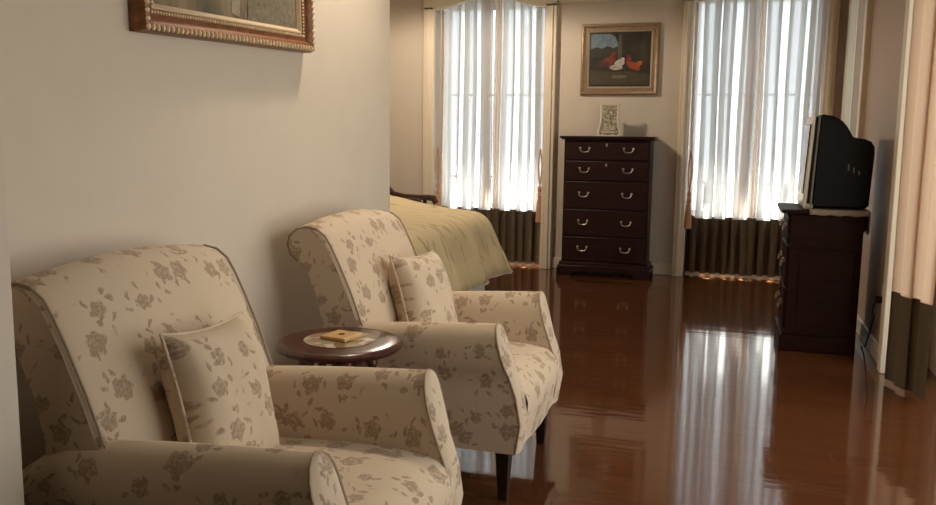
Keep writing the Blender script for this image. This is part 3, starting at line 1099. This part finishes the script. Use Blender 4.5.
yc = -0.0145
blob('painted_sky', [(-0.275, 0.09), (-0.02, 0.09), (-0.02, 0.15), (-0.05, 0.21), (-0.09, 0.235), (-0.275, 0.235)], (104, 122, 132), yc)
blob('painted_trees', [(-0.275, 0.02), (-0.02, 0.02), (-0.02, 0.12), (-0.06, 0.105), (-0.12, 0.125), (-0.17, 0.10), (-0.22, 0.115), (-0.275, 0.095)], (44, 46, 34), yc - 0.001)
blob('painted_post', [(-0.015, -0.06), (0.015, -0.06), (0.02, 0.10), (0.012, 0.235), (-0.01, 0.235), (-0.02, 0.1)], (84, 76, 62), yc - 0.002)
blob('painted_path', [(-0.275, -0.235), (0.275, -0.235), (0.275, -0.14), (0.1, -0.11), (-0.1, -0.12), (-0.275, -0.10)], (70, 62, 44), yc)
blob('red_hen', ell(-0.105, -0.02, 0.075, 0.04, 0.6), (122, 48, 32), yc - 0.003)
blob('red_hen_tail', [(-0.06, 0.0), (-0.03, 0.06), (-0.055, 0.075), (-0.09, 0.045)], (112, 40, 28), yc - 0.0035)
blob('dark_hen', ell(-0.15, -0.05, 0.06, 0.03, 0.2), (74, 40, 26), yc - 0.0032)
blob('white_hen', ell(0.0, -0.035, 0.05, 0.032, 0.3), (180, 174, 162), yc - 0.0036)
blob('white_duck', ell(-0.03, -0.075, 0.062, 0.026, 0.0), (170, 164, 152), yc - 0.004)
blob('white_hen_head', ell(0.03, 0.0, 0.018, 0.016), (182, 176, 164), yc - 0.0041)
blob('brown_hen', ell(0.13, -0.06, 0.075, 0.032, -0.5), (150, 66, 34), yc - 0.0033)
blob('brown_hen_tail', [(0.06, -0.02), (0.075, 0.045), (0.105, 0.03), (0.11, -0.03)], (120, 44, 30), yc - 0.0037)
blob('brown_hen_neck', ell(0.185, -0.04, 0.028, 0.022, 0.4), (170, 84, 40), yc - 0.0042)
blob('painted_feed', ell(0.0, -0.16, 0.075, 0.016), (104, 96, 76), yc - 0.002)


# ------------------------------------------------------------------ chest of drawers
def bail_handle(parent, x, y, z, w=0.075, mat=None, ax='x'):
    """curved swan-neck pull with two rosettes; faces -y (ax x) or -x (ax y)"""
    mat = mat or M['silver']
    pts = [(-w / 2, -0.012, 0.006), (-w / 2 + 0.002, -0.020, -0.010), (-w / 2 + 0.014, -0.024, -0.026), (0, -0.024, -0.030), (w / 2 - 0.014, -0.024, -0.026), (w / 2 - 0.002, -0.020, -0.010), (w / 2, -0.012, 0.006)]
    mb = MB().tube(pts, 0.0045, 6)
    for s in (-1, 1):
        mb.sphere((s * w / 2, -0.006, 0.008), 0.010, 8, 6, (1.2, 0.5, 1))
    o = mb.build('handle', mat, parent, loc=(x, y, z))
    if ax == 'y':
        o.rotation_euler = (0, 0, R(-90))
    return o


CW, CD = 0.79, 0.40
t = empty('chest_of_drawers', (-1.122, 8.08, 0))
tag(t, 'tall dark mahogany chest of five drawers against the back wall', 'chest of drawers')
fy = -0.14          # front face
by = 0.20
MB().rng(-CW / 2, CW / 2, fy + 0.012, by, 0.12, 1.275).build('carcass', M['mahogany'], t, bevel=0.003)
MB().rng(-CW / 2 - 0.025, CW / 2 + 0.025, fy - 0.015, by, 1.275, 1.292).rng(-CW / 2 - 0.04, CW / 2 + 0.04, fy - 0.03, by, 1.288, 1.31).build('top', M['mahogany'], t, bevel=0.005)
bp_ = MB().rng(-CW / 2 - 0.02, CW / 2 + 0.02, fy - 0.012, by, 0.085, 0.13)
for s in (-1, 1):
    bp_.prism([(s * (CW / 2 + 0.04), 0), (s * (CW / 2 + 0.04), 0.07), (s * (CW / 2 + 0.025), 0.095), (s * (CW / 2 - 0.20), 0.095), (s * (CW / 2 - 0.17), 0.05), (s * (CW / 2 - 0.11), 0.03), (s * (CW / 2 - 0.10), 0)], 'y', fy - 0.028, fy + 0.02)
    bp_.prism([(s * (CW / 2 + 0.04), 0), (s * (CW / 2 + 0.04), 0.09), (s * (CW / 2 - 0.04), 0.09), (s * (CW / 2 - 0.04), 0)], 'y', by - 0.12, by)
    bp_.rng(min(s * (CW / 2 + 0.038), s * (CW / 2 - 0.02)), max(s * (CW / 2 + 0.038), s * (CW / 2 - 0.02)), fy, by, 0.05, 0.09)
bp_.rng(-CW / 2 - 0.03, CW / 2 + 0.03, fy - 0.02, fy + 0.02, 0.05, 0.10)
bp_.build('bracket_base', M['mahogany'], t, bevel=0.004)
zs = [1.268, 1.085, 0.895, 0.632, 0.375, 0.137]
for k in range(5):
    z1_, z0_ = zs[k] - 0.004, zs[k + 1] + 0.004
    d = MB().rng(-CW / 2 + 0.018, CW / 2 - 0.018, fy, fy + 0.03, z0_, z1_).build('drawer', M['mahogany'], t, bevel=0.007)
    for hx in (-0.20, 0.20):
        bail_handle(d, hx, fy, (z0_ + z1_) / 2 + 0.015, 0.085)
    if k < 2:
        mb = MB().lathe([(0.001, 0), (0.012, 0.0), (0.012, 0.003), (0.001, 0.004)], n=12)
        kh = mb.build('keyhole_plate', M['silver'], d, loc=(0, fy, z1_ - 0.035))
        kh.rotation_euler = (R(90), 0, 0)
        kh.scale = (0.8, 1.4, 1)

# ornate stand on the chest
cm3 = canvas('mottled_mirror_glass', [(0.35, (96, 86, 64)), (0.5, (160, 150, 124)), (0.65, (214, 206, 184))], (40, 40, 40), rough=0.25)
t = empty('ornate_picture_stand', (-1.125, 8.09, 1.31))
tag(t, 'small silver ornate picture stand with flared sides on top of the chest', 'picture frame')
sd = MB()
for s in (-1, 1):
    sd.tube([(s * 0.108, 0, 0.012), (s * 0.097, 0, 0.05), (s * 0.084, 0, 0.10), (s * 0.077, 0, 0.16), (s * 0.077, 0, 0.23), (s * 0.080, 0, 0.295)], 0.013, 8)
    sd.sphere((s * 0.098, 0, 0.014), 0.014)
sd.build('side_rails', M['pale_silver'], t)
MB().prism([(-0.088, 0.01), (0.088, 0.01), (0.076, 0.10), (0.071, 0.16), (0.071, 0.23), (0.073, 0.285), (-0.073, 0.285), (-0.071, 0.23), (-0.071, 0.16), (-0.076, 0.10)], 'y', -0.004, 0.004).build('panel', cm3, t)
sc_ = MB()
for k in range(5):
    cxk = -0.06 + 0.03 * k
    sc_.tube([(cxk + 0.013 * math.cos(q * 0.7), -0.01, 0.03 + 0.013 * math.sin(q * 0.7) + 0.002 * q) for q in range(9)], 0.004, 6)
for k in range(4):
    cxk = -0.045 + 0.03 * k
    sc_.tube([(cxk + 0.012 * math.cos(q * 0.7 + 1), -0.01, 0.075 + 0.012 * math.sin(q * 0.7 + 1)) for q in range(9)], 0.0035, 6)
sc_.rng(-0.1, 0.1, -0.03, 0.03, 0, 0.012)
sc_.build('scrollwork', M['pale_silver'], t)

# ------------------------------------------------------------------ television stand
SX0, SX1, SY0, SY1 = 0.355, 0.765, 5.565, 6.10
t = empty('television_stand', ((SX0 + SX1) / 2, (SY0 + SY1) / 2, 0))
tag(t, 'dark walnut television cabinet with drawers against the right wall', 'cabinet')
hx, hy = (SX1 - SX0) / 2, (SY1 - SY0) / 2
MB().rng(-hx, hx, -hy, hy, 0.11, 0.845).build('carcass', M['stand'], t, bevel=0.003)
MB().rng(-hx - 0.025, hx, -hy - 0.012, hy + 0.02, 0.845, 0.858).rng(-hx - 0.06, hx, -hy - 0.022, hy + 0.03, 0.856, 0.878).build('top', M['stand'], t, bevel=0.005)
MB().rng(-hx - 0.03, hx, -hy - 0.012, hy + 0.02, 0, 0.10).rng(-hx - 0.015, hx, -hy - 0.006, hy + 0.01, 0.10, 0.125).build('plinth', M['stand'], t, bevel=0.006)
MB().rng(-hx + 0.06, hx - 0.04, -hy - 0.006, -hy + 0.004, 0.16, 0.62).rng(-hx, hx, -hy - 0.008, -hy + 0.004, 0.640, 0.655).build('side_panel', M['stand'], t, bevel=0.003)
for z0_, z1_, nh in ((0.665, 0.835, 1), (0.40, 0.65, 1), (0.135, 0.385, 1)):
    d = MB().rng(-hx - 0.016, -hx + 0.01, -hy + 0.015, hy - 0.015, z0_, z1_).build('drawer', M['stand'], t, bevel=0.005)
    for yy in (-0.15, 0.15):
        bail_handle(d, -hx - 0.016, yy, (z0_ + z1_) / 2 + 0.02, 0.10, ax='y')

# lace runner on the stand
rn = MB()
rows, uvs = [], []
prof = [(-0.045, 'n'), (0, 't')]
xs = [0.455 + (0.792 - 0.455) * k / 12 for k in range(13)]
ylist = [(5.540, 0.850), (5.5405, 0.865), (5.545, 0.8805), (5.60, 0.881), (5.80, 0.881), (6.05, 0.881)]
for (yy, zz) in ylist:
    rows.append([(x, yy, zz + (0.004 * math.sin(k * 1.9) if zz < 0.86 else 0) + (0 if x < 0.846 else -0.0)) for k, x in enumerate(xs)])
rn.grid(rows)
rows = []
for zz, dx in ((0.8805, 0), (0.86, 0.003), (0.80, 0.001), (0.745, 0.002)):
    rows.append([(0.792 + dx * 0.5, 5.545 + 0.5 * k / 20, zz + (0.012 * math.sin(k * 1.3) if zz < 0.76 else 0)) for k in range(21)])
rn.grid(rows)
o = rn.build('lace_runner', M['runner'], None, smooth=60)
sm = o.modifiers.new('thickness', 'SOLIDIFY'); sm.thickness = 0.003; sm.offset = 1
tag(o, 'taupe lace runner spread under the television on the cabinet', 'runner')

# television (tube set facing left)
t = empty('television', (0.612, 5.86, 0.884))
tag(t, 'black tube television with a silver bezel, seen from its side on the cabinet', 'television')
TY = 0.27
MB().prism([(-0.198, 0.02), (-0.188, 0.0), (-0.176, 0.0), (-0.152, 0.560), (-0.160, 0.566), (-0.170, 0.55)], 'y', -TY, TY).build('bezel', M['pale_silver'], t, bevel=0.006)
MB().prism([(-0.200, 0.09), (-0.194, 0.09), (-0.174, 0.51), (-0.180, 0.51)], 'y', -TY + 0.04, TY - 0.04).build('screen', M['tvscreen'], t)
MB().prism([(-0.178, 0.004), (-0.155, 0.004), (-0.131, 0.556), (-0.154, 0.556)], 'y', -TY + 0.01, TY - 0.01).build('front_collar', M['tvblack'], t)
MB().prism([(-0.160, 0.0), (-0.146, 0.0), (-0.124, 0.566), (-0.136, 0.566)], 'y', -TY - 0.001, TY + 0.001).build('trim_strip', M['tvgrey'], t, bevel=0.004)
hp = [(-0.148, 0.008), (-0.13, 0.562), (-0.11, 0.570), (-0.05, 0.560), (0.0, 0.53), (0.03, 0.495), (0.052, 0.455), (0.062, 0.435), (0.13, 0.425), (0.165, 0.41), (0.185, 0.38), (0.188, 0.34), (0.176, 0.03), (0.16, 0.008)]
MB().prism(hp, 'y', -TY + 0.012, TY - 0.012).build('housing', M['tvblack'], t, bevel=0.012)
for k in range(3):
    MB().rng(0.045 + 0.03 * k, 0.052 + 0.03 * k, -TY + 0.010, -TY + 0.016, 0.235 - 0.012 * k, 0.275 - 0.02 * k).build('vent_slot', M['tvgrey'], t)
MB().lathe([(0.001, 0), (0.03, 0), (0.034, 0.012), (0.03, 0.03), (0.001, 0.034)], n=16).build('bezel_foot', M['tvsilver'], t, loc=(-0.165, -TY + 0.03, 0.0))

# outlet, plug and cord by the stand
t = empty('wall_outlet', (XR - 0.001, 5.42, 0.40)); tag(t, 'ivory wall outlet beside the television cabinet', 'outlet')
MB().rng(-0.008, 0, -0.04, 0.04, -0.06, 0.06).build('plate', M['plate'], t, bevel=0.003)
t = empty('power_cord', (0, 0, 0)); tag(t, 'black power cord looping from the outlet to behind the cabinet', 'cord')
MB().rng(0.835, 0.871, 5.40, 5.44, 0.36, 0.40).build('plug', M['cord'], t, bevel=0.005)
MB().tube([(0.842, 5.42, 0.37), (0.83, 5.44, 0.335), (0.835, 5.48, 0.29), (0.85, 5.52, 0.26), (0.850, 5.56, 0.21), (0.845, 5.62, 0.12), (0.84, 5.70, 0.03), (0.84, 5.85, 0.006)], 0.005, 6).build('cable', M['cord'], t)

# ------------------------------------------------------------------ bed
BX0, BX1, BY0, BY1 = -3.95, -2.0, 4.85, 6.85
t = empty('bed', ((BX0 + BX1) / 2, (BY0 + BY1) / 2, 0)); tag(t, 'low bed behind the wall corner with a white mattress and base', 'bed')
hx, hy = (BX1 - BX0) / 2, (BY1 - BY0) / 2
MB().rng(-hx, hx + 0.09, -hy, hy - 0.14, 0.0, 0.30).build('bed_base', M['bed_white'], t, bevel=0.02)
MB().rng(-hx, hx, -hy, hy, 0.32, 0.63).build('mattress', M['bed_white'], t, bevel=0.06, seg=4)
mbd, nt, b, out = new_mat('yellow_leaf_bedspread')
g = NG(nt)
tcn = nt.nodes.new('ShaderNodeTexCoord')
mm = nt.nodes.new('ShaderNodeMapping'); mm.inputs['Scale'].default_value = (9, 2.6, 1); mm.inputs['Rotation'].default_value = (0, 0, 0.1)
nt.links.new(tcn.outputs['UV'], mm.inputs['Vector'])
vo = nt.nodes.new('ShaderNodeTexVoronoi'); vo.voronoi_dimensions = '2D'; vo.feature = 'DISTANCE_TO_EDGE'; vo.inputs['Scale'].default_value = 1.0
nz = nt.nodes.new('ShaderNodeTexNoise'); nz.inputs['Scale'].default_value = 5
nt.links.new(tcn.outputs['UV'], nz.inputs['Vector'])
mixv = nt.nodes.new('ShaderNodeMix'); mixv.data_type = 'RGBA'; mixv.inputs['Factor'].default_value = 0.35
nt.links.new(mm.outputs[0], mixv.inputs['A']); nt.links.new(nz.outputs['Color'], mixv.inputs['B'])
nt.links.new(mixv.outputs['Result'], vo.inputs['Vector'])
ln = g.m('SUBTRACT', 1.0, g.smooth(vo.outputs['Distance'], 0.0, 0.09))
ln = g.m('MULTIPLY', ln, g.smooth(nz.outputs['Fac'], 0.42, 0.6))
mx = nt.nodes.new('ShaderNodeMix'); mx.data_type = 'RGBA'
mx.inputs['A'].default_value = lin((214, 194, 150)); mx.inputs['B'].default_value = lin((164, 142, 98))
nt.links.new(g.m('MULTIPLY', ln, 0.8), mx.inputs['Factor']); nt.links.new(mx.outputs['Result'], b.inputs['Base Color'])
b.inputs['Roughness'].default_value = 0.8
# cloth: across x (head to side edge) then down the +x side
ny = 36
ys = [BY0 - 0.05 + (BY1 - BY0 + 0.10) * k / ny for k in range(ny + 1)]


def spread_row(yy):
    k = (yy - BY0) / (BY1 - BY0)
    wv = 0.02 * math.sin(k * 21) + 0.012 * math.sin(k * 37 + 1)
    hz = 0.275 - 0.065 * k + 0.012 * math.sin(k * 9)
    end = 0.0
    bulge = 0.06 * max(0, 0.5 - abs(k - 0.75)) * 0
    r_ = [(BX0 + 0.05, yy, 0.70), (-3.4, yy, 0.80), (-3.0, yy, 0.80), (-2.75, yy, 0.765), (-2.5, yy, 0.705), (-2.2, yy, 0.675), (-2.06, yy, 0.668), (-1.99, yy, 0.645),
          (-1.94, yy, 0.59), (-1.915 + 0.3 * wv, yy, 0.52), (-1.885 + 0.6 * wv, yy, 0.44), (-1.855 + 0.9 * wv, yy, 0.36), (-1.83 + wv + 0.02 * k, yy, 0.29), (-1.815 + wv + 0.04 * k, yy, hz - 0.05)]
    return [(x, y, z) for x, y, z in r_]


rows = [spread_row(y) for y in ys]
# drop at the far edge
far = rows[-1]
rows += [[(x, far[0][1] + 0.03, z - (0.05 if z > 0.6 else 0.01)) for x, y, z in far], [(x + 0.0, far[0][1] + 0.05, max(min(z, 0.55) - 0.12, 0.2 if z > 0.25 else z)) for x, y, z in far], [(x, far[0][1] + 0.07, min(z, 0.24)) for x, y, z in far]]
uvs = []
for i, r_ in enumerate(rows):
    s = 0
    ur = []
    for j, p in enumerate(r_):
        if j:
            s += math.dist(p, r_[j - 1])
        ur.append((i * 0.055, s))
    uvs.append(ur)
mb = MB(); mb.grid(rows, uvs)
bs = mb.build('bedspread', mbd, None, smooth=60, subsurf=1)
sm = bs.modifiers.new('thickness', 'SOLIDIFY'); sm.thickness = 0.008; sm.offset = 1
tag(bs, 'pale yellow bedspread with faint leaf lines draped over the bed', 'bedspread')
MB().tube([(p[-1][0] + 0.002, p[-1][1], p[-1][2]) for p in rows], 0.007, 6).build('hem_trim', M['bed_white'], bs)

# ------------------------------------------------------------------ wooden armchair by the left window
t = empty('wooden_armchair', (-2.93, 7.42, -0.0)); tag(t, 'dark wooden armchair with scrolled arms behind the bed by the left window', 'chair')
for sy in (-1, 1):
    y = 0.21 * sy
    MB().tube([(-0.22, y, 0.0), (-0.21, y, 0.45), (-0.23, y, 0.72), (-0.255, y, 0.86), (-0.29, y, 0.93)], 0.022, 8).build('back_post', M['chairwood'], t)
    MB().tube([(-0.235, y, 0.79), (-0.17, y, 0.735), (-0.05, y, 0.715), (0.10, y, 0.712), (0.19, y, 0.712), (0.24, y, 0.705), (0.255, y, 0.68), (0.23, y, 0.665)], 0.02, 8, radii=[0.032, 0.028, 0.025, 0.025, 0.028, 0.032, 0.030, 0.018]).build('armrest', M['chairwood'], t)
    MB().tube([(0.22, y, 0.0), (0.22, y, 0.40), (0.19, y, 0.52), (0.14, y, 0.60), (0.15, y, 0.70)], 0.019, 8).build('arm_support', M['leg'], t)
MB().rng(-0.22, 0.24, -0.215, 0.215, 0.39, 0.46).build('seat', M['bed_white'], t, bevel=0.015)
MB().rng(-0.285, -0.255, -0.21, 0.21, 0.83, 0.90).rng(-0.245, -0.225, -0.21, 0.21, 0.58, 0.66).build('back_rail', M['leg'], t, bevel=0.006)
